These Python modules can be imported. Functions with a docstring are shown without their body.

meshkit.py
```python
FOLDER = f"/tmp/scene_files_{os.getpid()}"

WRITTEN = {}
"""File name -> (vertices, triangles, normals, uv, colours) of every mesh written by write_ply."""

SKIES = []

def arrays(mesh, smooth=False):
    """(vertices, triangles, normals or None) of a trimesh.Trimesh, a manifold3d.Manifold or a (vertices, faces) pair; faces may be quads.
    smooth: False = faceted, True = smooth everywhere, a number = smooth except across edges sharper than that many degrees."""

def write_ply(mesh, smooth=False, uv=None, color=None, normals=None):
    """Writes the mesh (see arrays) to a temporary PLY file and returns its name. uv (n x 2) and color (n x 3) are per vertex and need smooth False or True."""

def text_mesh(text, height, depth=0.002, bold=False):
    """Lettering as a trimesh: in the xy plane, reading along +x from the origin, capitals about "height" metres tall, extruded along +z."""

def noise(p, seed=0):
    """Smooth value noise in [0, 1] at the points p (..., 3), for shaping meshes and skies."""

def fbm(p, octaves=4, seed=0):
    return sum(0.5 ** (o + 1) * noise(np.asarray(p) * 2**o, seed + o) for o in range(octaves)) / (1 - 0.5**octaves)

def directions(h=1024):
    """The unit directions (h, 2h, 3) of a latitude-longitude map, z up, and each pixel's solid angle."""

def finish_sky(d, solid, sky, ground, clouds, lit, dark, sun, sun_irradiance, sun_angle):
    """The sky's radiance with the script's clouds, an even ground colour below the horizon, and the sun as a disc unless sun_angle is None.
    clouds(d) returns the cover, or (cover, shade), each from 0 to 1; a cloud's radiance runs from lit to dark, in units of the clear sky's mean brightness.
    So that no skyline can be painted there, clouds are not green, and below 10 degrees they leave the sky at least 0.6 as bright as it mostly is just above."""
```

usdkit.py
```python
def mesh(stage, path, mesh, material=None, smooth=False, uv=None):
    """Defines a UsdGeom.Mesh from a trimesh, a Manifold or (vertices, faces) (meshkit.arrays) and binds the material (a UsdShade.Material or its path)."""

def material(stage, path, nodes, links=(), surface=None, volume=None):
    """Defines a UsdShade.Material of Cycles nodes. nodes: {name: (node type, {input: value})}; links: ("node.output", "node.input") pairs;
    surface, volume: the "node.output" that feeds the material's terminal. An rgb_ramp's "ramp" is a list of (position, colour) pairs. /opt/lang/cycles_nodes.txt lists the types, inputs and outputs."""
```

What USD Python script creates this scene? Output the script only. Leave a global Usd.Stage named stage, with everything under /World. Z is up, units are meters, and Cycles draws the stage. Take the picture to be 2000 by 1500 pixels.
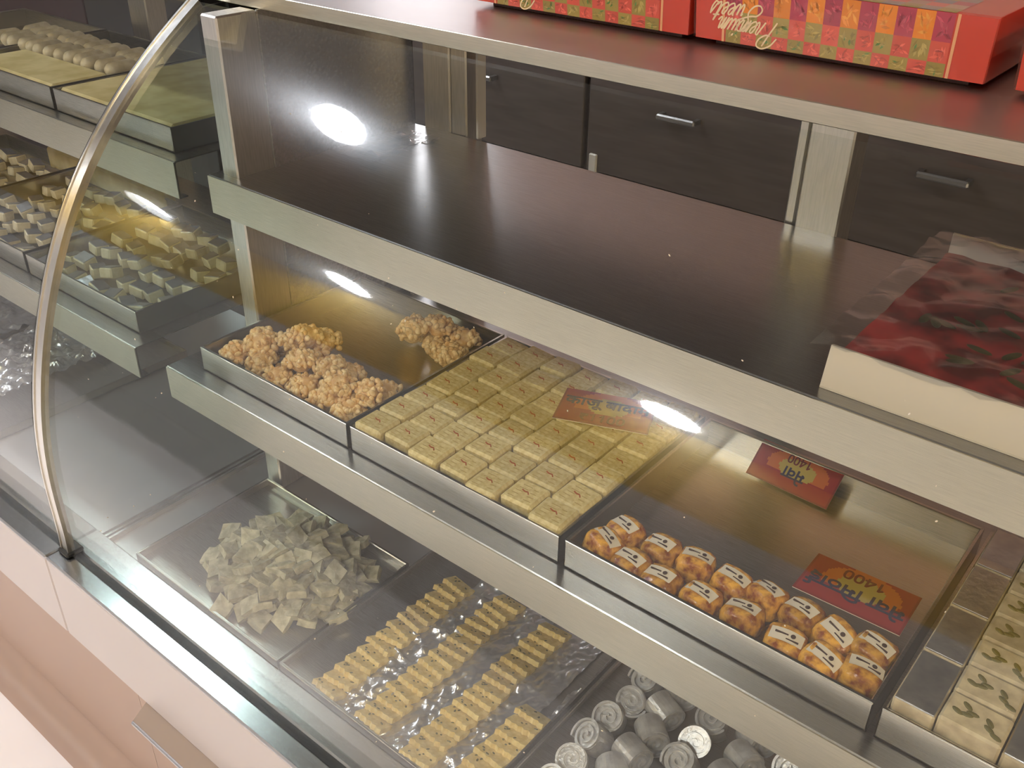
import glob, math, random
import numpy as np, trimesh, usdkit, meshkit
from scipy.spatial import ConvexHull
from pxr import Usd, UsdGeom, UsdLux, UsdShade, Sdf, Gf, Vt

stage = Usd.Stage.CreateInMemory()
UsdGeom.SetStageUpAxis(stage, UsdGeom.Tokens.z)
UsdGeom.SetStageMetersPerUnit(stage, 1.0)
UsdGeom.Xform.Define(stage, '/World')
UsdGeom.Scope.Define(stage, '/World/Looks')
rng = random.Random(11)
nrg = np.random.default_rng(5)
PI = math.pi

# ------------------------------------------------------------------ camera, light, exposure
CAM_H = 1.47
RM = np.array([[0.77205383, 0.63545968, 0.01113003], [0.33811423, -0.39583858, -0.85380945], [-0.53815579, 0.66295008, -0.52046666]])
cam = UsdGeom.Camera.Define(stage, '/World/camera')
_r, _d, _f = RM
cam.AddTransformOp().Set(Gf.Matrix4d(*_r, 0, *(-_d), 0, *(-_f), 0, 0, 0, CAM_H, 1))
cam.CreateHorizontalApertureAttr(36.0)
cam.CreateVerticalApertureAttr(27.0)
cam.CreateFocalLengthAttr(36.0 * 1898.7422 / 2000)
cam.CreateClippingRangeAttr(Gf.Vec2f(0.01, 100))
cam.CreateExposureAttr(-0.2)

LAMP = 105.0          # radiance of the cool white ceiling lamps
WASH = 175.0          # radiance of the lamps that wash the yellow wall
FILL = 0.6           # light of the rest of the hall, coming in at the open ends
dome = UsdLux.DomeLight.Define(stage, '/World/hall_light')
dome.CreateIntensityAttr(FILL)
dome.CreateColorAttr(Gf.Vec3f(1.0, 0.86, 0.62))

# ------------------------------------------------------------------ helpers
def lin(r, g, b):
    return tuple(((c / 255) / 12.92 if c <= 10 else ((c / 255 + 0.055) / 1.055) ** 2.4) for c in (r, g, b))

MATS = {}
def mat(name, nodes, links=(), surface='p.BSDF'):
    MATS[name] = usdkit.material(stage, '/World/Looks/' + name, nodes, links, surface)
    return MATS[name]

def plain(name, col, rough=0.5, metal=0.0, spec=0.5, **kw):
    return mat(name, {'p': ('principled_bsdf', dict(base_color=col, roughness=rough, metallic=metal, specular_ioR_level=spec) if False else dict(base_color=col, roughness=rough, metallic=metal, **kw))})

def varied(name, c1, c2, scale=60, rough=0.5, metal=0.0, bump=0.0, bscale=None, stretch=(1, 1, 1), rnd=0.0, detail=3, ramp=(0.35, 0.65), **kw):
    """Base colour from noise in object space, some relief, some difference between repeats."""
    n = {'t': ('texture_coordinate', {}), 'm': ('mapping', {'scale': stretch}),
         'n': ('noise_texture', {'scale': scale, 'detail': detail}),
         'r': ('rgb_ramp', {'ramp': [(ramp[0], c1), (ramp[1], c2)]}),
         'p': ('principled_bsdf', dict(roughness=rough, metallic=metal, **kw))}
    l = [('t.object', 'm.vector'), ('m.vector', 'n.vector'), ('n.fac', 'r.fac')]
    src = 'r.color'
    if rnd:
        n['o'] = ('object_info', {}); n['k'] = ('map_range', {'from_min': 0.0, 'from_max': 1.0, 'to_min': 1 - rnd, 'to_max': 1 + rnd})
        n['h'] = ('hsv', {'hue': 0.5, 'saturation': 1.0, 'fac': 1.0})
        l += [('o.random', 'k.value'), ('k.result', 'h.value'), ('r.color', 'h.color')]
        src = 'h.color'
    l.append((src, 'p.base_color'))
    if bump:
        n['n2'] = ('noise_texture', {'scale': bscale or scale * 2, 'detail': 3}); n['b'] = ('bump', {'strength': bump, 'distance': 0.002})
        l += [('m.vector', 'n2.vector'), ('n2.fac', 'b.height'), ('b.normal', 'p.normal')]
    return mat(name, n, l)

def steel(name, col, r0, r1, stretch=(1, 40, 40), scale=40, bump=0.0):
    n = {'t': ('geometry', {}), 'm': ('mapping', {'scale': stretch}), 'n': ('noise_texture', {'scale': scale, 'detail': 4}),
         'k': ('map_range', {'from_min': 0.3, 'from_max': 0.7, 'to_min': r0, 'to_max': r1, 'clamp': True}),
         'n3': ('noise_texture', {'scale': 9, 'detail': 3}), 'c': ('rgb_ramp', {'ramp': [(0.3, tuple(x * 0.93 for x in col)), (0.7, col)]}),
         'p': ('principled_bsdf', {'metallic': 1.0})}
    return mat(name, n, [('t.position', 'm.vector'), ('m.vector', 'n.vector'), ('n.fac', 'k.value'), ('k.result', 'p.roughness'), ('t.position', 'n3.vector'), ('n3.fac', 'c.fac'),
                         ('c.color', 'p.base_color')])

def pane(name, tint, base=0.05, haze=0.2, rough=0.028):
    n = {'w': ('layer_weight', {'blend': 0.5}), 'q': ('math', {'math_type': 'power', 'value2': 5.0}), 's': ('math', {'math_type': 'multiply_add', 'value2': 0.9, 'value3': base}),
         't': ('transparent_bsdf', {'color': tint}), 'g': ('glossy_bsdf', {'color': (1, 1, 1), 'roughness': rough}), 'h': ('glossy_bsdf', {'color': (1, 1, 1), 'roughness': 0.2}),
         'gg': ('mix_closure', {'fac': haze}), 'x': ('mix_closure', {})}
    return mat(name, n, [('w.facing', 'q.value1'), ('q.value', 's.value1'), ('s.value', 'x.fac'), ('g.BSDF', 'gg.closure1'), ('h.BSDF', 'gg.closure2'),
                         ('t.BSDF', 'x.closure1'), ('gg.closure', 'x.closure2')], 'x.closure')

def glow(name, col, strength):
    return mat(name, {'e': ('emission', {'color': col, 'strength': strength})}, (), 'e.emission')

def printed(name, rough=0.35, **kw):
    return mat(name, {'a': ('attribute', {'attribute': 'Cd'}), 'p': ('principled_bsdf', dict(roughness=rough, **kw))}, [('a.color', 'p.base_color')])

ORD = 'first second third fourth fifth sixth seventh eighth ninth tenth eleventh twelfth thirteenth fourteenth fifteenth sixteenth'.split()
TAKEN = {}
def numbered(path):
    n = TAKEN.get(path, 0); TAKEN[path] = n + 1
    return path if n == 0 else '%s_%03d' % (path, n)

def tag(o, label=None, cat=None, group=None, kind=None):
    p = o.GetPrim() if hasattr(o, 'GetPrim') else o
    for k, v in (('label', label), ('category', cat), ('group', group), ('kind', kind)):
        if v: p.SetCustomDataByKey(k, v)
    return p

def thing(name, label, cat, loc=(0, 0, 0), rot=None, group=None, kind=None):
    x = UsdGeom.Xform.Define(stage, numbered('/World/' + name))
    place(x, loc, rot)
    return tag(x, label, cat, group, kind)

def place(x, loc, rot=None):
    x.AddTranslateOp().Set(Gf.Vec3d(*map(float, loc)))
    if rot is not None:
        if np.ndim(rot) == 0: x.AddRotateZOp().Set(float(math.degrees(rot)))
        else: x.AddRotateXYZOp().Set(Gf.Vec3f(*[float(math.degrees(a)) for a in rot]))

def dup(src, loc, rot=None, label=None, group=None):
    was = src.GetCustomData()
    import re
    r = thing(re.sub(r'_\d{3}$', '', src.GetName()), label or was['label'], was['category'], loc, rot, group or was.get('group'))
    r.GetReferences().AddInternalReference(src.GetPath())
    r.SetInstanceable(True)
    return r

def obj(name, mesh, material, parent=None, smooth=30, label=None, kind=None, color=None):
    path = numbered((str(parent.GetPath()) if parent is not None else '/World') + '/' + name)
    if color is not None:
        v, f = mesh
        m = usdkit.mesh(stage, path, (v, f), MATS[material], False)
        UsdGeom.PrimvarsAPI(m).CreatePrimvar('Cd', Sdf.ValueTypeNames.Color3fArray, 'vertex').Set(Vt.Vec3fArray.FromNumpy(np.asarray(color, np.float32)))
    else:
        m = usdkit.mesh(stage, path, mesh, MATS[material], smooth)
    return tag(m, label, None, None, kind)

class MB:
    """Collects shapes into one mesh."""
    def __init__(s): s.v, s.f, s.c, s.n = [], [], [], 0
    def add(s, v, f, col=None):
        v = np.asarray(v, float); f = np.asarray(f, int)
        if f.shape[1] == 4: f = np.vstack([f[:, [0, 1, 2]], f[:, [0, 2, 3]]])
        s.v.append(v); s.f.append(f + s.n); s.n += len(v)
        s.c.append(np.tile(np.asarray(col if col is not None else (1, 1, 1), float), (len(v), 1)))
        return s
    def tm(s, t, col=None): return s.add(t.vertices, t.faces, col)
    def box(s, x0, x1, y0, y1, z0, z1, b=0.0, col=None):
        v, f = box(x0, x1, y0, y1, z0, z1, b); return s.add(v, f, col)
    def get(s): return np.vstack(s.v), np.vstack(s.f)
    def cols(s): return np.vstack(s.c)

_BF = {}
def box(x0, x1, y0, y1, z0, z1, b=0.0):
    """A box with its edges chamfered by b."""
    c = np.array([(x0 + x1) / 2, (y0 + y1) / 2, (z0 + z1) / 2]); h = np.array([x1 - x0, y1 - y0, z1 - z0]) / 2
    if b <= 0:
        return trimesh.creation.box(bounds=[[x0, y0, z0], [x1, y1, z1]]).vertices, trimesh.creation.box(bounds=[[x0, y0, z0], [x1, y1, z1]]).faces
    b = min(b, *(h * 0.9))
    p = []
    for sx in (-1, 1):
        for sy in (-1, 1):
            for sz in (-1, 1):
                for k in range(3):
                    q = h - b; q[k] = h[k]
                    p.append(np.array([sx, sy, sz]) * q)
    p = np.array(p)
    if 'b' not in _BF:
        hu = ConvexHull(np.array([np.sign(a) * (1.0, 1.0, 1.0) * (0.8 + 0.2 * (np.abs(a) == h)) for a in p]))
        f = hu.simplices.copy(); pts = hu.points
        for i, t in enumerate(f):
            nn = np.cross(pts[t[1]] - pts[t[0]], pts[t[2]] - pts[t[0]])
            if nn @ pts[t].mean(0) < 0: f[i] = t[::-1]
        _BF['b'] = f
    return p + c, _BF['b']

def extrude_x(prof, x0, x1):
    """Closed (y, z) outline drawn out along x."""
    from shapely.geometry import Polygon
    t = trimesh.creation.extrude_polygon(Polygon(prof), x1 - x0, engine='earcut')
    v = t.vertices
    return np.stack([x0 + v[:, 2], v[:, 0], v[:, 1]], 1), t.faces

def ribbon(pts, w, z=0.0, t=0.0004):
    """A flat stroke of width w along a polyline in xy, with thickness t."""
    from shapely.geometry import LineString
    g = LineString(pts).buffer(w / 2, quad_segs=2)
    return trimesh.creation.extrude_polygon(g, t, engine='earcut').apply_translation([0, 0, z])

def spline(p, n=6):
    p = np.asarray(p, float)
    if len(p) < 3: return p
    q = np.vstack([2 * p[0] - p[1], p, 2 * p[-1] - p[-2]]); out = []
    for i in range(1, len(q) - 2):
        for t in np.linspace(0, 1, n, endpoint=False):
            a, b, c, d = q[i - 1:i + 3]
            out.append(0.5 * (2 * b + (c - a) * t + (2 * a - 5 * b + 4 * c - d) * t * t + (3 * b - a - 3 * c + d) * t ** 3))
    out.append(p[-1])
    return np.array(out)

def rot(v, ax=0, ay=0, az=0):
    m = trimesh.transformations.euler_matrix(ax, ay, az)[:3, :3]
    return np.asarray(v) @ m.T

def glyphs(text, height, font='NotoSansDevanagari', depth=0.0004):
    """Lettering in the xy plane, centred, from an installed font."""
    from PIL import Image, ImageDraw, ImageFont
    from shapely import affinity, box as sbox, union_all
    fn = [p for p in glob.glob('/opt/blender-*/*/datafiles/fonts/*.woff2') if font in p][0]
    f = ImageFont.truetype(fn, 96)
    x0, y0, x1, y1 = f.getbbox(text, anchor='ls', stroke_width=2)
    im = Image.new('L', (x1 - x0 + 8, y1 - y0 + 8))
    ImageDraw.Draw(im).text((4 - x0, 4 - y0), text, 255, f, anchor='ls', stroke_width=2)
    on = np.pad(np.asarray(im) > 127, ((0, 0), (1, 1))).astype(np.int8)
    r, st = np.nonzero(np.diff(on, axis=1) == 1); en = np.nonzero(np.diff(on, axis=1) == -1)[1]
    sh = union_all(sbox(st, -r - 1, en, -r)).buffer(0.6).buffer(-0.6).simplify(0.8)
    s = height / 70.0
    sh = affinity.translate(affinity.scale(sh, s, s, origin=(0, 0)))
    b = sh.bounds
    sh = affinity.translate(sh, -(b[0] + b[2]) / 2, -(b[1] + b[3]) / 2)
    return trimesh.util.concatenate([trimesh.creation.extrude_polygon(g, depth, engine='earcut') for g in getattr(sh, 'geoms', [sh])])

# ------------------------------------------------------------------ materials
steel('steel_lip', (0.62, 0.58, 0.475), 0.31, 0.34)
steel('steel_top', (0.54, 0.515, 0.50), 0.38, 0.41)
steel('steel_shelf', (0.38, 0.38, 0.38), 0.25, 0.28)
steel('steel_panel', (0.64, 0.62, 0.60), 0.24, 0.27, stretch=(6, 6, 6))
steel('steel_post', (0.68, 0.66, 0.61), 0.31, 0.34, stretch=(12, 12, 1))
steel('steel_joint', (0.78, 0.76, 0.71), 0.22, 0.25, stretch=(1, 1, 1))
steel('steel_sill', (0.54, 0.54, 0.55), 0.19, 0.21)
steel('steel_deck', (0.66, 0.65, 0.64), 0.38, 0.41)
steel('steel_tray', (0.58, 0.555, 0.50), 0.25, 0.28)
steel('steel_handle', (0.36, 0.35, 0.34), 0.32, 0.36)
pane('glass_front', (0.97, 0.98, 0.97))
pane('glass_end', (0.83, 0.90, 0.87), base=0.04)
pane('clear_film', (0.97, 0.97, 0.97), base=0.035, haze=0.3, rough=0.06)
plain('rubber_black', (0.012, 0.012, 0.013), 0.5)
plain('laminate_pink', lin(210, 200, 197), 0.35)
plain('base_tan', lin(186, 160, 144), 0.4)
varied('drawer_brown', lin(76, 67, 62), lin(88, 78, 72), 8, 0.42, stretch=(1, 1, 8))
plain('strip_white', lin(205, 200, 190), 0.4)
plain('floor_tile', lin(252, 244, 241), 0.22)
plain('ceiling_white', lin(134, 131, 128), 0.8)
plain('wall_yellow', lin(224, 184, 84), 0.7)
plain('wall_grey', lin(220, 216, 212), 0.7)
plain('wall_brown', lin(92, 80, 72), 0.7)
plain('pull_brown', lin(150, 130, 116), 0.4)
plain('cupboard_dark', lin(22, 19, 18), 0.4)
plain('cupboard_maroon', lin(44, 17, 22), 0.4)
plain('wall_rose', lin(196, 160, 150), 0.6)
plain('lamp_ring', (0.7, 0.7, 0.7), 0.3)
glow('lamp_white', (0.86, 0.91, 1.0), LAMP * 1.7)
glow('lamp_wash', (0.92, 0.95, 1.0), WASH)
glow('lamp_warm', (1.0, 0.80, 0.48), 110.0)
glow('lamp_panel', (0.91, 0.94, 1.0), 46.0)
glow('panel_white', (0.96, 0.95, 1.0), 7.0)
plain('box_red', lin(214, 66, 46), 0.3)
plain('box_dark', lin(60, 24, 28), 0.5)
plain('carton_white', lin(226, 214, 196), 0.55)
printed('print_gloss', 0.25)
printed('print_card', 0.45)
varied('gold_sweet', lin(204, 180, 112), lin(226, 208, 148), 200, 0.42, 0.0, 0.12, 500, rnd=0.09)
plain('gold_print', lin(186, 156, 84), 0.4, 0.2)
plain('saffron', lin(176, 92, 28), 0.5)
varied('puffed', lin(214, 166, 100), lin(248, 220, 162), 110, 0.42, bump=0.3, rnd=0.12)
varied('jelly', lin(134, 64, 18), lin(236, 176, 70), 110, 0.12, bump=0.5, rnd=0.2, detail=4, ramp=(0.36, 0.62))
plain('sticker_white', lin(232, 220, 200), 0.45)
plain('sticker_ink', lin(70, 48, 40), 0.5)
varied('silver_leaf', (0.42, 0.42, 0.44), (0.62, 0.61, 0.60), 40, 0.30, 0.85, 0.35, 120, rnd=0.1)
varied('nut_slab', lin(178, 160, 128), lin(214, 198, 162), 70, 0.5, bump=0.2, rnd=0.08)
plain('pistachio', lin(104, 96, 44), 0.5)
varied('pale_chip', lin(152, 143, 108), lin(198, 190, 155), 80, 0.5, bump=0.2, rnd=0.14)
varied('yellow_barfi', lin(214, 184, 106), lin(238, 214, 144), 120, 0.5, bump=0.2, rnd=0.07)
varied('foil', (0.70, 0.70, 0.72), (0.86, 0.86, 0.87), 30, 0.24, 0.85, 0.7, 90)
varied('silver_roll', (0.56, 0.54, 0.51), (0.80, 0.78, 0.74), 60, 0.32, 0.45, 0.35, 160, rnd=0.1)
varied('cream_sweet', lin(206, 190, 152), lin(232, 220, 190), 60, 0.5, bump=0.15, rnd=0.08)
varied('slab_yellow', lin(188, 168, 108), lin(212, 194, 140), 30, 0.5, bump=0.15)
varied('cloth_red', lin(116, 30, 34), lin(198, 62, 60), 26, 0.3, ramp=(0.4, 0.6), detail=2)
varied('leaf_olive', lin(66, 60, 30), lin(96, 90, 46), 60, 0.4)

# ------------------------------------------------------------------ levels (world metres)
ZU, ZL, ZD, ZS, ZC = CAM_H - 0.399, CAM_H - 0.621, CAM_H - 0.866, CAM_H - 0.854, CAM_H - 0.199
YB = 0.962                      # back of the shelves
_ed = np.array([[.7003, -.2154], [.6606, -.2467], [.6355, -.263], [.6063, -.284], [.5796, -.3099], [.5564, -.3351], [.529, -.3652], [.5161, -.385], [.5015, -.4037],
                [.4825, -.433], [.4666, -.4597], [.4492, -.4992], [.4263, -.5576], [.4068, -.6195], [.3969, -.6738], [.3907, -.7403], [.3884, -.7962], [.3869, -.8509]])
_co = np.polyfit(_ed[:, 1], _ed[:, 0], 6)
_zz = np.linspace(-0.86, -0.2165, 40)
PROF = np.stack([np.polyval(_co, _zz), _zz + CAM_H], 1)       # curved glass, bottom to top

def offset(prof, d):
    t = np.gradient(prof, axis=0); t /= np.linalg.norm(t, axis=1)[:, None]
    return prof + d * np.stack([-t[:, 1], t[:, 0]], 1)         # d > 0: towards the customer

def sheet(x0, x1, d0, d1, prof=PROF):
    a, b = offset(prof, d0), offset(prof, d1); n = len(a)
    v = np.vstack([np.c_[np.full(n, x), p] for x in (x0, x1) for p in (a, b)]); f = []
    A, B, C, D = 0, n, 2 * n, 3 * n
    for i in range(n - 1):
        f += [[A + i, A + i + 1, C + i + 1, C + i], [B + i, D + i, D + i + 1, B + i + 1], [A + i, B + i, B + i + 1, A + i + 1], [C + i, C + i + 1, D + i + 1, D + i]]
    f += [[A, C, D, B], [A + n - 1, B + n - 1, D + n - 1, C + n - 1]]
    t = trimesh.Trimesh(v, np.vstack([np.array(f)[:, [0, 1, 2]], np.array(f)[:, [0, 2, 3]]]), process=False)
    t.fix_normals()
    return t.vertices, t.faces

# ------------------------------------------------------------------ the room
def struct(name, mesh, m): return tag(obj(name, mesh, m, smooth=False), None, None, None, 'structure')
struct('floor', box(-6.5, 4.5, -2.6, 2.6, -0.06, 0.0), 'floor_tile')
struct('ceiling', box(-6.5, 4.5, -2.6, 2.6, 2.82, 2.9), 'ceiling_white')
struct('wall_front', box(-6.5, 4.5, -2.6, -1.80, 0, 1.95), 'wall_grey')
struct('trim_1', box(-6.5, 4.5, -2.6, -1.80, 1.95, 2.82), 'wall_yellow')
struct('wall_left', box(-6.7, -6.5, -2.6, 2.6, 0, 2.82), 'wall_brown')
struct('wall_back', box(-6.5, 4.5, 2.3, 2.6, 0, 2.82), 'wall_rose')

def downlight(x, y, label, r=.12, m='lamp_wash', baffle=False):
    t = thing('ceiling_lamp', label, 'lamp', (x, y, 2.82))
    ring = trimesh.creation.revolve([[r, -0.004], [r + .027, -0.004], [r + .032, 0.0], [r, 0.0], [r, -0.004]], sections=32)
    if baffle:
        obj('baffle', trimesh.creation.annulus(r + .002, r + .010, .085, sections=32).apply_translation([0, 0, -.0425]), 'lamp_ring', t)
    obj('ring', ring, 'lamp_ring', t); obj('diffuser', trimesh.creation.cylinder(r, 0.004, sections=32).apply_translation([0, 0, -0.003]), m, t)
downlight(-2.50, .24, 'round white ceiling lamp above the left display case, mirrored large in the glass', .125, 'lamp_white')
downlight(-4.80, -1.63, 'round white ceiling lamp washing the yellow wall, farthest left', .16, baffle=True)
downlight(-3.24, -1.63, 'round white ceiling lamp washing the yellow wall, in the middle')
downlight(-1.46, -1.62, 'round white ceiling lamp washing the yellow wall, nearest to the camera')
downlight(.40, -1.62, 'round white ceiling lamp washing the yellow wall, behind the camera')
downlight(1.7, .3, 'round white ceiling lamp over the right end of the display case', .17, 'lamp_warm')
t = thing('ceiling_panel', 'square white ceiling light above the aisle behind the counter', 'lamp', (-2.85, 1.45, 2.82))
obj('frame', box(-.32, .32, -.32, .32, -.012, 0, .003), 'lamp_ring', t); obj('diffuser', box(-.30, .30, -.30, .30, -.016, -.011), 'lamp_panel', t)
t = thing('light_panel', 'white backlit panel on the rose wall behind the counter', 'lamp', (-2.6, 2.3, 1.72))
obj('frame', MB().box(-.62, .62, -.03, 0, -.17, .17, .005).get(), 'lamp_ring', t); obj('diffuser', box(-.6, .6, -.036, -.029, -.15, .15), 'panel_white', t)

# ------------------------------------------------------------------ display cases
def lip_profile(y, z, depth, drop, th=0.0016):
    """Folded steel shelf: flat top from the front edge y back to y+depth, lip folded down at the front."""
    return [(y + 0.0015, z), (y + depth, z), (y + depth, z - 0.012), (y + depth - th, z - 0.012), (y + depth - th, z - th), (y + 0.0035, z - th), (y + th, z - th - 0.002), (y + th, z - drop), (y + 0.012, z - drop),
            (y + 0.012, z - drop - th), (y, z - drop - th), (y, z - 0.0015)]

def display_case(x0, x1, label, own):
    t = thing('display_case', label, 'display case')
    obj('fascia', MB().box(x0 + .0015, x1, .3616, .40, CAM_H - .990, ZS - .004, .002).get(), 'laminate_pink', t)
    obj('base_panel', extrude_x([(.43, .0), (.43, .48), (.96, .48), (.96, 0)][::-1], x0, x1), 'base_tan', t)
    obj('base_cove', extrude_x([(.4299, .0), (.375, .0)] + [(.375 + .0549 * math.sin(a), .0549 - .0549 * math.cos(a)) for a in np.linspace(.1, PI / 2, 8)], x0, x1), 'base_tan', t)
    s = obj('sill', MB().box(x0 + .001, x1, .3620, .3868, ZS - .006, ZS, .002).box(x0 + .001, x1, .3972, .436, ZS - .006, ZS, .002).get(), 'steel_sill', t)
    obj('glass_slot', box(x0, x1, .3868, .3972, ZS - .008, ZS - .003), 'rubber_black', s)
    obj('deck', MB().box(x0 + .02, x1, .40, YB, ZD - .004, ZD).box(x0 + .02, x1, .40, .44, CAM_H - .985, ZD - .004).get(), 'steel_deck', t)
    lo = obj('lower_shelf', extrude_x(lip_profile(.543, ZL, YB - .543, .044), x0 + .07, x1), 'steel_shelf', t)
    up = obj('upper_shelf', extrude_x(lip_profile(.645, ZU, YB - .645, .047), x0 + .07, x1), 'steel_shelf', t)
    obj('front_lip', box(x0 + .0695, x1, .5418, .5432, ZL - .0452, ZL - .0008), 'steel_lip', lo)
    obj('front_lip', box(x0 + .0695, x1, .6438, .6452, ZU - .0482, ZU - .0008), 'steel_lip', up)
    obj('front_glass', sheet(x0 + .026, x1 - .001, -.003, .003), 'glass_front', t, smooth=50)
    j = obj('joint_strip', sheet(x0 + .006, x0 + .0255, -.004, .0042), 'steel_joint', t, smooth=50)
    for a in (.006, .0225): obj('edge_rail', sheet(x0 + a, x0 + a + .003, .004, .0055), 'steel_joint', j, smooth=50)
    obj('gasket', sheet(x0 + .0005, x0 + .006, -.004, .003), 'rubber_black', j, smooth=50)
    obj('foot', box(x0 + .004, x0 + .028, .378, .402, ZS, ZS + .007, .002), 'rubber_black', j)
    inner = offset(PROF, -.006)
    pr = [tuple(p) for p in inner] + [(.74, ZC - .02), (.74, ZD), (inner[0, 0], ZD)]
    obj('end_glass', extrude_x(pr, x0 + .016, x0 + .022), 'glass_end', t)
    obj('glass_channel', MB().box(x0 + .013, x0 + .017, .405, .74, ZD, ZD + .007).box(x0 + .021, x0 + .025, .405, .74, ZD, ZD + .007).get(), 'steel_joint', t)
    p = obj('corner_post', box(x0 + .078, x0 + .108, .66, .716, ZD, ZC - .016, .002), 'steel_post', t)
    obj('end_panel', box(x0 + .105, x0 + .109, .716, YB - .001, ZD, ZC - .016), 'steel_panel', t)
    obj('rear_post', MB().box(x0 + .126, x0 + .175, YB, YB + .04, ZD, ZC - .016, .002).box(x0 + .175, x0 + .203, YB + .002, YB + .035, ZD, ZC - .016, .002).get(), 'steel_post', t)
    obj('door_track', MB().box(x0 + .2185, x0 + .222, YB + .004, YB + .02, ZU, ZC - .016).get(), 'strip_white', t)
    for xm in (x0 + .68, x0 + 1.42):
        if xm + .06 < x1:
            obj('rear_pillar', MB().box(xm, xm + .048, YB, YB + .04, ZD, ZC - .016, .002).box(xm - .014, xm - .002, YB + .004, YB + .03, ZD, ZC - .016, .002).get(), 'steel_post', t)
    c = obj('countertop', extrude_x([(.7225, ZC), (1.12, ZC), (1.12, ZC - .0155), (.7225, ZC - .0155)], x0 + .004, x1), 'steel_top', t)
    obj('front_lip', MB().box(x0 + .0035, x1, .7205, .7226, ZC - .0160, ZC, .0006).get(), 'steel_lip', c)
    return t

XN = -1.07
case = display_case(XN, 1.0, 'nearest glass display case, its curved front filling the middle and right of the photo', True)
case2 = display_case(XN - 2.0, XN - .001, 'neighbouring glass display case at the left edge, joined to the large one', True)
# the pull under the fascia
h = obj('drawer_pull', extrude_x([(.364, CAM_H - .990), (.340, CAM_H - 1.006), (.340, CAM_H - 1.009), (.364, CAM_H - .994)], -.885, -.40), 'pull_brown', case)
obj('pull_edge', box(-.885, -.40, .3375, .3415, CAM_H - 1.0105, CAM_H - 1.005, .0012), 'steel_sill', h)

# ------------------------------------------------------------------ drawers behind the counter
t = thing('drawer_cabinet', 'long dark brown drawer cabinet standing behind the servers\' aisle', 'cabinet', (0, 1.75, 0))
obj('carcass', box(-2.35, 1.6, .02, .5, .0, 1.30), 'drawer_brown', t)
obj('worktop', box(-2.37, 1.62, -.01, .5, 1.30, 1.33, .004), 'drawer_brown', t)
for k, xc in enumerate(np.arange(-2.025, 1.4, .535)):
    d = obj('drawer', box(xc - .26, xc + .26, 0, .019, .745, 1.0, .002), 'drawer_brown', t)
    hd = MB().box(-.045, .045, -.028, -.018, -.006, .006, .003).box(-.045, -.036, -.02, .0, -.005, .005).box(.036, .045, -.02, 0, -.005, .005).get()
    obj('handle', (hd[0] + [xc - .03, 0, .905], hd[1]), 'steel_handle', d, label='small bright bar handle')
    obj('cabinet_door', box(xc - .26, xc + .26, 0, .019, .10, .738, .002), 'drawer_brown', t)
    obj('drawer', box(xc - .26, xc + .26, 0, .019, 1.008, 1.29, .002), 'drawer_brown', t)
obj('divider_strip', box(-1.205, -1.185, -.006, .002, .69, .785, .002), 'strip_white', t, label='short pale strip between two drawers')

t = thing('cupboard', 'dark cupboard with maroon doors behind the left display case', 'cupboard', (-4.2, 1.6, 0))
obj('carcass', box(-1.8, 1.8, .02, .6, 0, 2.1), 'cupboard_dark', t)
for k in range(6):
    d = obj('cupboard_door', box(-1.79 + k * .597, -1.20 + k * .597, 0, .019, .06, 2.08, .002), 'cupboard_maroon' if k in (3, 4) else 'cupboard_dark', t)
    obj('knob', trimesh.creation.icosphere(1, radius=.012).apply_translation([-1.26 + k * .597, -.012, 1.1]), 'steel_handle', d)

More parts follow.
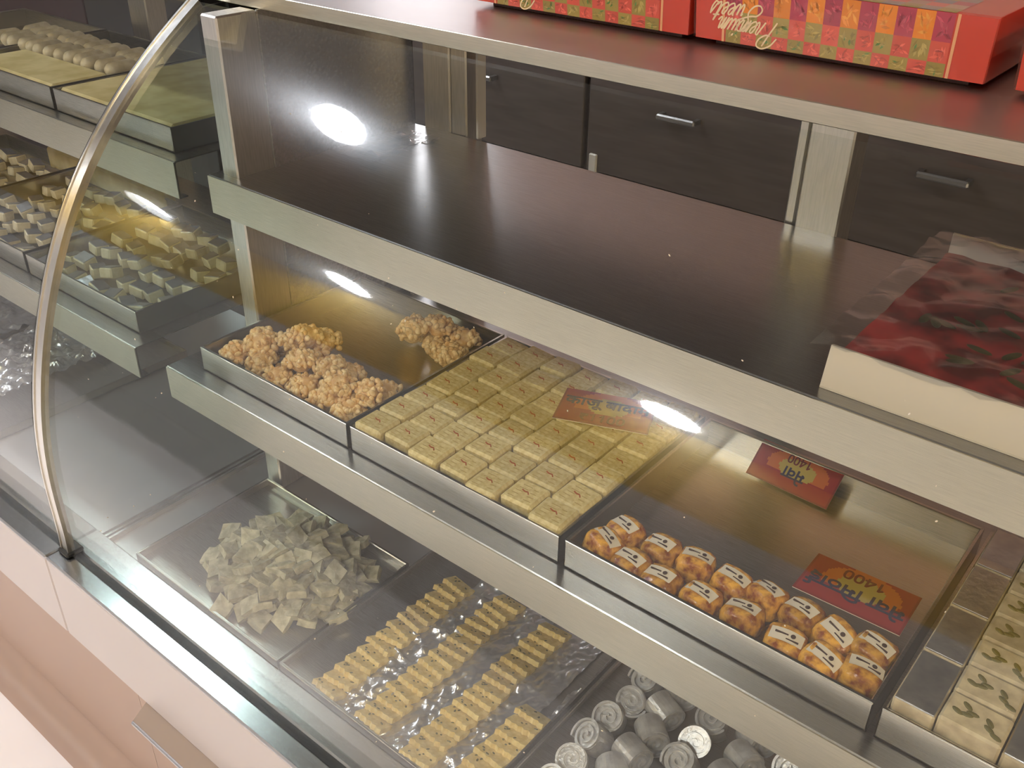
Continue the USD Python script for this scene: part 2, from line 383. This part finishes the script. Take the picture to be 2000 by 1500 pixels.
# ------------------------------------------------------------------ trays
def tray(x0, x1, y0, y1, z, label, h=.033, name='tray'):
    t = thing(name, label, 'tray', ((x0 + x1) / 2, y0, z), group=None)
    w, d = (x1 - x0) / 2, y1 - y0
    th = .0012
    obj('tray_base', box(-w, w, 0, d, 0.0004, .0022), 'steel_tray', t)
    obj('tray_side', MB().box(-w, w, 0, th, 0.0004, h).box(-w, -w + th, 0, d, 0.0004, h).box(w - th, w, 0, d, 0.0004, h).box(-w, w, d - th, d, 0.0004, h).get(), 'steel_tray', t)
    r = .0035
    obj('rim', MB().box(-w, w, -.0005, r, h - .003, h, .001).box(-w, -w + r, 0, d, h - .003, h, .001).box(w - r, w, 0, d, h - .003, h, .001).box(-w, w, d - r, d, h - .003, h, .001).get(), 'steel_tray', t)
    return t
TX = [(-.957, -.692), (-.687, -.402), (-.396, -.103), (-.097, .19), (.196, .485)]
tray(*TX[0], .568, .836, ZL, 'steel tray of puffed nut clusters, leftmost on the lower shelf')
tray(*TX[1], .568, .836, ZL, 'steel tray packed full of square gold sweets on the lower shelf')
tray(*TX[2], .568, .836, ZL, 'steel tray half filled with wrapped orange sweets on the lower shelf')
tray(*TX[3], .568, .836, ZL, 'steel tray of silver and nut slabs at the right edge of the lower shelf')
DX = [(-.985, -.699), (-.695, -.405), (-.401, -.112)]
tray(*DX[0], .441, .655, ZD, 'low steel tray holding the heap of pale diamond sweets', h=.014)
tray(*DX[1], .441, .80, ZD, 'low steel tray with four yellow rows on silver paper', h=.014)
tray(*DX[2], .441, .80, ZD, 'low steel tray of silver spiral rolls at the bottom edge', h=.014)

# ------------------------------------------------------------------ puffed nut clusters
ICO1, ICO2 = trimesh.creation.icosphere(1), trimesh.creation.icosphere(2)
def cluster(seed, R=.021):
    r = np.random.default_rng(seed); m = MB()
    m.add(ICO2.vertices * R * .66, ICO2.faces)
    for k in range(84):
        d = r.normal(size=3); d /= np.linalg.norm(d); d[2] = abs(d[2]) * 1.0 - .25
        c = d * R * r.uniform(.72, .98) * [1.05, 1.05, .85]
        s = np.array([r.uniform(.0036, .0056), r.uniform(.0028, .0042), r.uniform(.0024, .0036)])
        m.add(rot(ICO1.vertices * s, *r.uniform(0, 6, 3)) + c, ICO1.faces)
    return m.get()
protos = []
spots = [(-.928, .600, 0), (-.905, .640, 0), (-.872, .676, 0), (-.885, .604, 0), (-.842, .598, 0), (-.830, .645, 0), (-.800, .602, 0), (-.786, .655, 0), (-.762, .598, 0), (-.744, .622, 0), (-.726, .600, 0),
         (-.719, .652, 0), (-.720, .626, .012), (-.842, .670, .018), (-.864, .640, .022), (-.822, .616, .022), (-.900, .618, .018), (-.786, .628, .020), (-.752, .610, .018), (-.846, .645, .034),
         (-.800, .780, 0), (-.768, .803, 0), (-.745, .770, 0), (-.782, .765, .02), (-.728, .800, .008), (-.720, .768, 0), (-.758, .785, .022)]
for i, (x, y, dz) in enumerate(spots):
    far = y > .72
    lab = 'puffed golden nut cluster in the smaller heap at the back of the leftmost tray' if far else 'puffed golden nut cluster in the front heap of the leftmost tray'
    grp = 'nut clusters at the back' if far else 'nut clusters in the front heap'
    loc, ro = (x, y, ZL + .020 + dz), (rng.uniform(-.4, .4), rng.uniform(-.4, .4), rng.uniform(0, 6))
    if i < 5:
        p = thing('nut_cluster', lab, 'sweet', loc, ro, grp); obj('body', cluster(40 + i), 'puffed', p, smooth=True); protos.append(p)
    else:
        dup(protos[i % 5], loc, ro, lab, grp)

# ------------------------------------------------------------------ square gold sweets
def gold_sweet(loc, ro, lab):
    p = thing('gold_sweet', lab, 'sweet', loc, ro, 'square gold sweets in the second tray')
    obj('body', box(-.0190, .0190, -.0180, .0180, -.020, .014, .0028), 'gold_sweet', p)
    m = MB()
    for k in range(5): m.box(-.013 + k * .001, -.006 + k * .002, -.012 + k * .0052, -.0113 + k * .0052, .0139, .0142)
    for k in range(4): m.box(.005, .0135 - k * .001, -.011 + k * .006, -.0103 + k * .006, .0139, .0142)
    obj('stamped_lines', m.get(), 'gold_print', p)
    s = ribbon(spline([(-.0045, .0015), (-.001, .0003), (.002, .0008), (.0045, -.0015)]), .0013, .0140, .0008)
    obj('saffron_strand', s, 'saffron', p)
    return p
g0 = None
for i in range(7):
    for j in range(7):
        x = TX[1][0] + .0225 + i * .0400; y = .568 + .0205 + j * .0372 + (.006 if i % 2 else 0.0) * (j < 6)
        loc = (x + rng.uniform(-.0012, .0012), y + rng.uniform(-.0008, .0008), ZL + .0230 + rng.uniform(-.0008, .0028)); ro = (rng.uniform(-.05, .05), rng.uniform(-.05, .05), rng.uniform(-.05, .05))
        lab = 'square gold sweet with saffron, %s from left, %s row from front, full tray' % (ORD[i], ORD[j])
        if g0 is None: g0 = gold_sweet(loc, ro, lab)
        else: dup(g0, loc, ro, lab)

# ------------------------------------------------------------------ wrapped orange sweets
def wrapped(loc, ro, seed, lab):
    p = thing('wrapped_sweet', lab, 'sweet', loc, ro, 'wrapped orange sweets in the third tray')
    v = ICO2.vertices.copy(); v = np.sign(v) * np.abs(v) ** .55 * [.0172, .0165, .0145]
    n = meshkit.fbm(v * 160 + seed * 7.1, 3, seed)[:, None]
    v = v * (0.86 + .28 * n); v[:, 2] = np.minimum(v[:, 2], .0142)
    obj('body', (v + [0, 0, .0145], ICO2.faces), 'jelly', p, smooth=True)
    for s in (-1, 1):
        m = MB(); a = np.array([[0, -.008, .008], [0, .008, .008], [s * .006, -.0125, .013], [s * .006, .0125, .012], [s * .0075, 0, .006]]); a[:, 0] += s * .0145
        m.add(np.vstack([a, a + [0, 0, .0006]]), [[0, 1, 3], [0, 3, 2], [0, 4, 1], [5, 8, 6], [5, 7, 8], [5, 6, 9]])
        obj('wrapper_end', m.get(), 'clear_film', p)
    st = np.array([[x, y, .0302 - 14 * x * x - 6 * y * y] for x in np.linspace(-.0138, .0138, 7) for y in (-.0062, .0062)])
    f = [[2 * i, 2 * i + 2, 2 * i + 3, 2 * i + 1] for i in range(6)]
    stt = MB().add(np.vstack([st, st - [0, 0, .0006]]), f + [[a + 14 for a in q[::-1]] for q in f] + [[0, 1, 15, 14], [12, 26, 27, 13]])
    s = obj('sticker', stt.get(), 'sticker_white', p)
    k = MB()
    k.tm(trimesh.creation.cylinder(.0021, .0006, sections=10).apply_translation([.005, .001, .0300]))
    k.box(-.010, .001, .0002, .0015, .0290, .0303).box(.000, .0105, -.0038, -.0028, .0286, .0302)
    obj('ink', k.get(), 'sticker_ink', s)
    return p
ws = [(-.372, .588), (-.334, .587), (-.302, .587), (-.264, .588), (-.225, .589), (-.187, .588), (-.154, .588), (-.125, .590), (-.362, .622), (-.324, .622), (-.294, .624), (-.258, .624), (-.222, .624), (-.186, .624), (-.156, .622), (-.125, .622)]
pw = []
for i, (x, y) in enumerate(ws):
    loc, ro = (x + rng.uniform(-.002, .002), y + .004, ZL + .0024 + rng.uniform(0, .006)), (rng.uniform(-.22, .22), rng.uniform(-.2, .2), rng.uniform(-.4, .25))
    lab = 'orange wrapped sweet with white sticker, %s from left in the %s row' % (ORD[i % 8], ('front', 'rear')[i // 8])
    if i < 3: pw.append(wrapped(loc, ro, i, lab))
    else: dup(pw[i % 3], loc, ro, lab)

# ------------------------------------------------------------------ price cards
def card(loc, ro, w, d, words, price, label, flip):
    t = thing('price_card', label, 'price card', loc, ro)
    obj('sheet', box(-w / 2, w / 2, -d / 2, d / 2, -.0008, 0), 'carton_white', t)
    m = MB(); n = 48; n2 = 24
    red, org, yel, drk = lin(156, 34, 34), lin(200, 100, 36), lin(184, 160, 76), lin(130, 24, 26)
    for i in range(n):
        for j in range(n2):
            u, q = (i + .5) / n, (j + .5) / n2
            e = math.hypot((u - .52) * 1.5, (q - .42) * 1.25)
            c = yel if e < .33 else (org if e < .55 and q < .6 else red if j < n2 - 1 and 0 < i < n - 1 else drk)
            m.box(-w / 2 + w * i / n, -w / 2 + w * (i + 1) / n, -d / 2 + d * (1 - (j + 1) / n2), -d / 2 + d * (1 - j / n2), 0, .0003, 0, c)
    obj('print', m.get(), 'print_card', t, color=m.cols())
    k = MB(); s = -1 if flip else 1
    for tx, h, y, c in ((words, d * .30, .10 * d, lin(36, 34, 70)), (price, d * .21, -.30 * d, lin(112, 20, 24))):
        g = glyphs(tx, h); v = g.vertices.copy()
        if v[:, 0].max() * 2 > w * .92: v[:, :2] *= w * .92 / (v[:, 0].max() * 2)
        v[:, 1] += y; v[:, :2] *= s; v[:, 2] += .0003
        k.add(v, g.faces, c)
    obj('lettering', k.get(), 'print_card', t, color=k.cols())
    return t
card((-.162, .679, ZL + .030), (-.06, 0, .03), .094, .060, '\u092e\u0947\u0935\u093e \u093f\u092e\u0920\u093e\u0908', '1400', 'red price card leaning upside down on the wrapped orange sweets', True)
card((-.482, .757, ZL + .0455), (0, 0, .38), .104, .064, '\u0915\u093e\u091c\u0942 \u092c\u093e\u0926\u093e\u092e', '\u20b91100', 'red price card lying on the gold sweets', False)
card((-.286, .820, ZL + .019), (.72, 0, -.04), .092, .042, '\u092e\u0947\u0935\u093e', '1400', 'small red price card at the back of the half filled tray', True)

# ------------------------------------------------------------------ silver and nut slabs (right tray)
def slab(kind, loc, w, d, h, ro, seed, own):
    lab = ('dark silver-leaf slab in the right tray', 'silver-leaf slabs in the right tray') if kind else ('cream slab studded with pistachios in the right tray', 'pistachio slabs in the right tray')
    p = thing('silver_slab' if kind else 'pistachio_slab', own, 'sweet', loc, ro, lab[1])
    obj('body', box(-w / 2, w / 2, -d / 2, d / 2, 0, h, .002), 'nut_slab', p)
    r = np.random.default_rng(seed)
    if kind:
        v, f = box(-w / 2 + .001, w / 2 - .001, -d / 2 + .001, d / 2 - .001, h - .001, h + .0006, .0004)
        obj('silver_leaf', (v, f), 'silver_leaf', p)
    else:
        m = MB()
        for k in range(7):
            v = rot(ICO1.vertices * [.0048, .0022, .0014], 0, 0, r.uniform(-.9, .2)) + [r.uniform(-.4, .4) * w, r.uniform(-.4, .4) * d, h]
            m.add(v, ICO1.faces)
        obj('pistachio', m.get(), 'pistachio', p, kind='stuff')
    return p
pk = {}
cw = [.033, .046, .036, .046, .040, .036, .030]
x = -.0935
for i, w in enumerate(cw):
    d, kind = ((.064, 1), (.034, 0))[i % 2]
    y = .5725; q = 0
    while y + d < .834:
        key = (i % 2, w); loc, ro = (x + w / 2, y + d / 2, ZL + .0024), rng.uniform(-.02, .02)
        h = .045 if i % 2 else .041
        own = ('dark silver-leaf slab' if kind else 'cream pistachio slab') + ', %s from the front, %s column from left in the right tray' % (ORD[q], ORD[i]); q += 1
        if key in pk: dup(pk[key], loc, ro, own)
        else: pk[key] = slab(kind, loc, w - .0015, d - .0015, h, ro, i, own)
        y += d + .0004
    x += w

# ------------------------------------------------------------------ heap of pale diamonds
def diamond(seed):
    a, b, h = .0185, .0135, .0042
    v, f = box(-1, 1, -1, 1, -h, h, .0); v = v.copy()
    sq = np.c_[(v[:, 0] + v[:, 1]) * a / 2 * 1.0, (v[:, 1] - v[:, 0]) * b / 2 * 1.1, v[:, 2]]
    t = trimesh.Trimesh(sq, f); t = t.subdivide()
    v = t.vertices.copy(); v[:, 2] += .0009 * np.sin(v[:, 0] * 190 + seed) + .0006 * np.cos(v[:, 1] * 240 + seed * 2); v[:, :2] *= .93 + .12 * nrg.random((len(v), 1))
    return v, t.faces
pd = []
i = 0
r2 = np.random.default_rng(21)
cx, cy, ax, ay = -.812, .552, .116, .096
layers = [(70, 1.0, .009), (56, .85, .019), (40, .66, .029), (22, .42, .038)]
for n, sc, z in layers:
    for k in range(n):
        rr, th = math.sqrt((k + .5) / n) * sc, k * 2.39996 + z * 100
        x, y = cx + ax * rr * math.cos(th) + r2.uniform(-.006, .006), cy + ay * rr * math.sin(th) + r2.uniform(-.006, .006)
        loc, ro = (x, y, ZD + z + r2.uniform(-.002, .004)), (r2.uniform(-.5, .5), r2.uniform(-.5, .5), r2.uniform(0, 6.28))
        if i < 4:
            p = thing('diamond_sweet', 'pale diamond-cut sweet in the heap on the left bottom tray', 'sweet', loc, ro, 'heap of pale diamond sweets'); obj('body', diamond(i), 'pale_chip', p, smooth=False); pd.append(p)
        else: dup(pd[i % 4], loc, ro)
        i += 1

# ------------------------------------------------------------------ yellow rows on silver paper
def wavy(x0, x1, y0, y1, z, amp, seed, nx=14, ny=44, th=.0006, freq=55):
    gx, gy = np.meshgrid(np.linspace(x0, x1, nx), np.linspace(y0, y1, ny), indexing='ij')
    P = np.stack([gx.ravel(), gy.ravel(), np.zeros(gx.size)], 1)
    hgt = meshkit.fbm(P * freq + seed * 3.3, 3, seed); P[:, 2] = z + amp * np.abs(hgt - .45) * 2.4
    f = [[i * ny + j, (i + 1) * ny + j, (i + 1) * ny + j + 1, i * ny + j + 1] for i in range(nx - 1) for j in range(ny - 1)]
    n = len(P)
    return np.vstack([P, P - [0, 0, th]]), np.array(f + [[a + n for a in q[::-1]] for q in f])
ROWS = [(-.625, .446, .690), (-.557, .446, .694), (-.487, .444, .692), (-.4285, .446, .592)]
nm = ['leftmost', 'second', 'third', 'rightmost']
for i, (x, y0, y1) in enumerate(ROWS):
    o = obj('silver_paper', wavy(x + .012, x + .060 if i < 3 else -.409, y0, .735 - (i == 3) * .1, ZD + .0035, .009, i, 26, 110, freq=85), 'foil', None, smooth=60)
    tag(o, 'crumpled silver paper strip beside the %s yellow row' % nm[i], 'paper')
def slice_(seed):
    w, h, th = .0185, .0185, .0032
    r = np.random.default_rng(seed); n = 9
    top = [(w * (1 - 2 * k / n) , h + .0022 * (k % 2) + r.uniform(-.0008, .0008)) for k in range(n + 1)]
    from shapely.geometry import Polygon
    t = trimesh.creation.extrude_polygon(Polygon([(-w, 0), (w, 0)] + top), th * 2, engine='earcut')
    v = t.vertices; return np.c_[v[:, 0], v[:, 2] - th, v[:, 1]], t.faces
py = []
k = 0
for i, (x, y0, y1) in enumerate(ROWS):
    n = int((y1 - y0) / .0165)
    for q in range(n):
        loc, ro = (x + rng.uniform(-.0015, .0015), y0 + .018 + q * .0165, ZD + .0045 + rng.uniform(0, .001)), (1.12 + rng.uniform(-.08, .08), rng.uniform(-.05, .05), rng.uniform(-.12, .12))
        lab, grp = 'yellow wavy-edged slice, %s from the front in the %s row on silver paper' % (ORD[q], nm[i]), 'yellow slices, %s row' % nm[i]
        if k < 6:
            p = thing('sweet_slice', lab, 'sweet', loc, ro, grp); obj('body', slice_(k), 'yellow_barfi', p)
            m = MB(); r = np.random.default_rng(k)
            for _ in range(r.integers(1, 6)): m.add(rot(ICO1.vertices * [r.uniform(.0012, .0026), .0006, .0012], 0, r.uniform(0, 3), 0) + [r.uniform(-.015, .015), .0033, r.uniform(.004, .017)], ICO1.faces)
            obj('pistachio_bits', m.get(), 'pistachio', p, kind='stuff'); py.append(p)
        else: dup(py[(k * 5 + i) % 6], loc, ro, lab, grp)
        k += 1

# ------------------------------------------------------------------ silver spiral rolls
def roll(seed, L=.030):
    from shapely.geometry import LineString
    th = np.linspace(.6, 5.2 * PI, 70); rr = .0012 + .0168 * th / (5.2 * PI)
    g = LineString(np.c_[rr * np.cos(th + seed), rr * np.sin(th + seed)]).buffer(.00125, quad_segs=1)
    t = trimesh.creation.extrude_polygon(g, L, engine='earcut')
    core = trimesh.creation.cylinder(.0155, L - .006, sections=20).apply_translation([0, 0, L / 2])
    return trimesh.util.concatenate([t, core]).apply_translation([0, 0, -L / 2])
pr_ = []
rs = []
for c, x in enumerate((-.352, -.312, -.268, -.222, -.178, -.135)):
    for q in range(7):
        rs.append((x + rng.uniform(-.003, .003), .476 + q * .0335 + (c % 2) * .012, c % 2, 'silver-leaf spiral roll, %s from front, %s column from left, bottom right tray' % (ORD[q], ORD[c])))
for i, (x, y, odd, lab) in enumerate(rs):
    ro = (.62 + rng.uniform(-.15, .15), rng.uniform(-.25, .25), rng.uniform(-.5, .5)) if not odd else (rng.uniform(1.2, 1.7), rng.uniform(-.2, .2), rng.uniform(.6, 1.2))
    loc = (x, y, ZD + .0265)
    if i < 3:
        p = thing('spiral_roll', lab, 'sweet', loc, ro, 'silver spiral rolls'); obj('body', roll(i), 'silver_roll', p, smooth=40); pr_.append(p)
    else: dup(pr_[i % 3], loc, ro, lab)

# ------------------------------------------------------------------ red gift boxes on the countertop
CUR = {'P': (1.25, [[(.25, -.1), (.45, .9), (.6, 1.9)], [(-.35, 1.2), (-.1, 1.8), (.5, 2.15), (1.1, 1.95), (1.15, 1.4), (.75, 1.0), (.4, 1.0)]]),
       'S': (1.35, [[(1.35, 1.75), (1.1, 2.2), (.6, 2.1), (.4, 1.6), (.65, 1.1), (.85, .6), (.6, .05), (.1, -.05), (-.25, .35), (0, .8), (.6, .9), (1.5, 1.3)]]),
       'r': (.62, [[(0, 0), (.2, .8), (.28, 1.05), (.45, .9), (.42, .3), (.55, 0), (.7, .2)]]),
       'e': (.6, [[(0, .25), (.35, .55), (.4, .9), (.2, .97), (.05, .5), (.2, .03), (.45, .08), (.65, .3)]]),
       'm': (1.0, [[(0, .3), (.15, .95), (.2, .5), (.12, 0), (.3, .8), (.42, .95), (.45, .6), (.38, 0), (.58, .8), (.7, .95), (.74, .5), (.72, .1), (.85, 0), (1.0, .25)]]),
       'i': (.36, [[(0, .25), (.15, .95), (.12, .3), (.2, 0), (.38, .25)], [(.22, 1.3), (.26, 1.4)]]),
       'u': (.72, [[(0, .3), (.12, .95), (.08, .3), (.2, 0), (.4, .3), (.52, .95), (.46, .3), (.55, 0), (.74, .25)]]),
       'w': (.9, [[(0, .8), (.08, .9), (.1, .2), (.25, 0), (.42, .5), (.47, .9), (.5, .1), (.7, .1), (.88, .7), (.82, 1), (1.0, .8)]]),
       't': (.5, [[(.05, .25), (.32, 1.6), (.2, .3), (.3, 0), (.5, .25)], [(0, 1.1), (.5, 1.15)]]),
       's': (.5, [[(0, .05), (.3, .9), (.35, 1.0), (.42, .5), (.28, .02), (.02, .08)]])}
def cursive(word, size, w=.0009):
    m, x = [], 0.0
    for c in word:
        adv, st = CUR[c]
        for s in st:
            p = spline(s, 5); p = np.c_[p[:, 0] + x + .45 * p[:, 1], p[:, 1]] * size
            m.append(ribbon(p, w))
        x += adv
    return trimesh.util.concatenate(m), x * size

def gift_box(x0, x1, label):
    """A shallow red lid that flares upwards, its print standing upside down for the server behind the counter."""
    t = thing('gift_box', label, 'gift box', ((x0 + x1) / 2, .836, ZC + .0062))
    w, d, h, fl, fx = (x1 - x0) / 2, .20, .050, .006, .0015
    b = [(-w, 0), (w, 0), (w, d), (-w, d)]; u = [(-w - fx, -fl), (w + fx, -fl), (w + fx, d + fl), (-w - fx, d + fl)]
    v = np.array([(*p, 0) for p in b] + [(*p, h) for p in u]); f = [[0, 3, 2, 1], [4, 5, 6, 7]] + [[k, (k + 1) % 4, 4 + (k + 1) % 4, 4 + k] for k in range(4)]
    obj('base', box(-w + .014, w - .014, .014, d - .014, -.006, .001), 'box_dark', t)
    body = MB().add(v, f); obj('lid', body.get(), 'box_red', t, smooth=False)
    n = np.array([0, -h, -fl]); n = n / np.linalg.norm(n)
    def on(u_, s_, e=.0):        # point of the slanting front, u_ along x, s_ from 0 at the bottom to 1 at the top, lifted e
        return np.array([u_ * (w + fx * s_) / w, -fl * s_, h * s_]) + n * e
    mag, ora, grn, red, crm = lin(184, 58, 84), lin(238, 140, 32), lin(168, 146, 72), lin(220, 88, 72), lin(244, 178, 128)
    m = MB(); xs = np.linspace(-w * .76, w * .76, 14); ss = [0, .22, .55, 1.0]
    rr = np.random.default_rng(3)
    for i in range(13):
        for j in range(3):
            c = ((grn, red), (red, grn), (mag, ora))[j][i % 2]
            # each square is printed with small leaves in two tones
            def sq(xa, xb, sa, sb, e, cc): m.add([on(xa, sa, e), on(xb, sa, e), on(xb, sb, e), on(xa, sb, e)], [[0, 1, 2, 3]], cc)
            k = 1 + rr.uniform(-.10, .10); sq(xs[i], xs[i + 1], ss[j], ss[j + 1], .0003, tuple(q * k for q in c))
            W, H = xs[i + 1] - xs[i], ss[j + 1] - ss[j]
            for _ in range(9):
                cu, cs = xs[i] + W * rr.uniform(.2, .8), ss[j] + H * rr.uniform(.2, .8); an = rr.uniform(0, PI); l_, b_ = rr.uniform(.16, .3), rr.uniform(.05, .09)
                kk = rr.choice([.72, 1.25, 1.5]); cc = tuple(min(1, q * kk + (.04 if kk > 1 else 0)) for q in c)
                if c == grn and rr.random() < .15: cc = lin(96, 140, 70)
                pts = [(cu + W * (l_ * math.cos(an) * p - b_ * math.sin(an) * q), cs + H * (l_ * math.sin(an) * p + b_ * math.cos(an) * q)) for p, q in ((-1, 0), (0, -1), (1, 0), (0, 1))]
                pts = [(min(max(a, xs[i]), xs[i + 1]), min(max(bb, ss[j]), ss[j + 1])) for a, bb in pts]
                m.add([on(a, bb, .0004) for a, bb in pts], [[0, 1, 2, 3]], cc)
    for xe in (-w * .78, w * .78):
        m.add([on(xe - .0012, 0, .0004), on(xe + .0012, 0, .0004), on(xe + .0012, 1, .0004), on(xe - .0012, 1, .0004)], [[0, 1, 2, 3]], crm)
    # checker on the top
    ys = np.linspace(-fl + .001, d + fl - .001, 13)
    for i in range(13):
        for j in range(12):
            c = ((grn, lin(150, 140, 130)), (red, lin(190, 150, 120)), (mag, lin(120, 130, 140)))[j % 3][(i + j) % 2]
            k = 1 + rr.uniform(-.2, .2); cc = tuple(min(1, q * k) for q in c); z = h + .0003
            m.add([(xs[i], ys[j], z), (xs[i + 1], ys[j], z), (xs[i + 1], ys[j + 1], z), (xs[i], ys[j + 1], z)], [[0, 1, 2, 3]], cc)
    obj('printed_pattern', m.get(), 'print_gloss', t, color=m.cols())
    k = MB()
    for word, s0, x_r, size in (('Premium', .43, -w * .36, .0104), ('Sweets', .69, -w * .50, .0104)):
        g, ln = cursive(word, size, .0014); v = g.vertices
        P = [on(x_r - a, s0 - bb / h, .0005 + c * .4) for a, bb, c in v]          # turned half round
        k.add(P, g.faces, lin(250, 222, 178))
    obj('lettering', k.get(), 'print_gloss', t, color=k.cols())
    # clear wrap over the box
    q = offsetted = np.array([(*p, .0002) for p in b] + [(*p, h) for p in u]); c0 = q.mean(0)
    obj('clear_wrap', MB().add(c0 + (q - c0) * [1.012, 1.015, 1.03] + [0, 0, .0012], f).get(), 'clear_film', t, smooth=False)
    return t
gift_box(-.737, -.4725, 'red gift box with woven print, leftmost on the countertop')
gift_box(-.464, -.2056, 'red gift box with woven print, middle one, reading upside down')
gift_box(-.181, .076, 'red gift box cut off by the right edge of the photo')

# ------------------------------------------------------------------ rose carton on the upper shelf
t = thing('carton', 'white open carton of rose-printed packets in clear film, on the upper shelf', 'carton', (-.06, .662, ZU))
w, d, hh = .165, .29, .034
obj('base', box(-w, w, 0, d, .0002, .002), 'carton_white', t)
obj('side', extrude_x([(0, 0.0005), (.004, .0005), (.012, hh), (.008, hh + .001)][::-1], -w, w), 'carton_white', t)
obj('side', box(-w, w, d - .003, d, .0005, hh + .006), 'carton_white', t)
obj('side', box(w - .003, w, 0, d, .0005, hh), 'carton_white', t)
m = wavy(-w + .004, w - .004, .012, d - .02, hh - .009, .006, 9, 24, 30); obj('printed_sheet', m, 'cloth_red', t, smooth=60, label='red rose-printed sheet')
lf = MB(); rr = np.random.default_rng(8)
for _ in range(34):
    v = rot(ICO1.vertices * [.011, .004, .0008], 0, 0, rr.uniform(0, 6)) + [rr.uniform(-w + .02, w - .02), rr.uniform(.02, d - .04), hh - .001]
    lf.add(v, ICO1.faces)
obj('printed_leaves', lf.get(), 'leaf_olive', t, kind='stuff')
fm = wavy(-w - .012, w + .01, -.006, d + .004, hh + .004, .010, 4, 26, 30); obj('clear_film', fm, 'clear_film', t, smooth=60)

# ------------------------------------------------------------------ the neighbouring case's sweets
NX = [(-1.385, -1.098), (-1.68, -1.393), (-1.975, -1.688)]
w3 = ['next to the joint', 'in the middle', 'farthest left']
for (a, b), s in zip(NX, w3): tray(a, b, .665, .93, ZU, 'steel tray on the left case\'s upper shelf, ' + s)
for (a, b), s in zip(NX, w3): tray(a, b, .568, .836, ZL, 'steel tray on the left case\'s lower shelf, ' + s)
for (a, b), s in zip(NX[1:], w3[1:]): tray(a, b, .455, .80, ZD, 'low steel tray on the left case\'s deck, ' + s, h=.014)
def one(name, label, cat, mesh, m, loc, ro=None, group=None, smooth=30, part='body'):
    p = thing(name, label, cat, loc, ro, group); obj(part, mesh, m, p, smooth=smooth); return p
for a, b, y0, y1, s in ((-1.378, -1.105, .672, .92, 'right'), (-1.64, -1.40, .672, .76, 'left')):
    one('sweet_slab', 'flat yellowish sweet slab lying in the left case, %s one' % s, 'sweet', box(-(b - a) / 2, (b - a) / 2, 0, y1 - y0, 0, .022, .003), 'slab_yellow', ((a + b) / 2, y0, ZU + .012))
cyl = trimesh.creation.capsule(height=.030, radius=.0125, count=[10, 12]); cyl.apply_transform(trimesh.transformations.rotation_matrix(PI / 2, [1, 0, 0])); cyl.apply_translation([0, .015, .0125])
c0 = None
for i in range(13):
    for j in range(2):
        loc = (-1.415 - i * .029, .775 + j * .052 + rng.uniform(-.004, .004), ZU + .020 + (j == 0) * .0); ro = rng.uniform(-.25, .25)
        lab = 'cream finger sweet, %s from the right in the %s row, left upper shelf' % (ORD[i], ('front', 'rear')[j])
        if c0 is None: c0 = one('cream_roll', lab, 'sweet', cyl, 'cream_sweet', loc, ro, 'cream finger sweets', True)
        else: dup(c0, loc, ro, lab)
s0 = None
for (a, b), s_ in zip(NX, w3):
    for i in range(8):
        n_ = 0
        for j in range(6):
            if rng.random() < .12: continue
            loc = (a + .025 + i * .034, .590 + j * .040 + rng.uniform(-.004, .004), ZL + .0085 + rng.uniform(0, .012)); ro = (rng.uniform(-.25, .25), rng.uniform(-.25, .25), rng.uniform(-.4, .4))
            lab = 'silver-leaf piece, %s from front, %s column, left case\'s lower tray %s' % (ORD[n_], ORD[i], s_); n_ += 1
            if s0 is None:
                s0 = thing('silver_barfi', lab, 'sweet', loc, ro, 'silver pieces in the left case')
                obj('body', box(-.0135, .0135, -.011, .011, -.006, .010, .002), 'cream_sweet', s0); obj('silver_leaf', box(-.0125, .0125, -.010, .010, .0095, .0106, .0004), 'silver_leaf', s0)
            else: dup(s0, loc, ro, lab)
one('sweet_slab', 'long pale yellow slab standing behind the silver pieces in the left case', 'sweet', box(-.19, .19, -.012, .012, 0, .040, .003), 'slab_yellow', (-1.62, .842, ZL + .001))
for i, (a, b) in enumerate(NX[1:]):
    o = obj('silver_sheet', wavy(a + .006, b - (.10 if i == 0 else .006), .47, .79, ZD + .012, .016, 20 + i, 50, 70, freq=80), 'foil', None, smooth=60)
    tag(o, 'crinkled silver foil sheet on the left case\'s deck, ' + w3[1 + i], 'foil')

# ------------------------------------------------------------------ scraps of clear plastic
o = obj('plastic_scrap', wavy(-.945, -.875, .80, .93, ZU + .002, .012, 31, 18, 24), 'clear_film', None, smooth=60); tag(o, 'crumpled clear plastic scrap in the rear left corner of the upper shelf', 'plastic wrap')
o = obj('plastic_scrap', wavy(-.955, -.90, .845, .93, ZL + .002, .02, 33, 14, 18), 'clear_film', None, smooth=60); tag(o, 'crumpled clear plastic scrap behind the tray of nut clusters', 'plastic wrap')

# ------------------------------------------------------------------ crumbs of dust on the big curved pane
dm, rr = MB(), np.random.default_rng(77)
outer = offset(PROF, .0034)
for _ in range(110):
    k = rr.integers(6, 36); a, b = outer[k], outer[k + 1]; p = a + (b - a) * rr.random(); x = rr.uniform(-1.0, .15)
    q = rr.uniform(.0003, .0009)
    v = rot(ICO1.vertices * [q * rr.uniform(.8, 1.8), q, q * .6], *rr.uniform(0, 3, 3)) + [x, p[0], p[1]]
    dm.add(v, ICO1.faces)
obj('dust', dm.get(), 'sticker_white', case, kind='stuff')
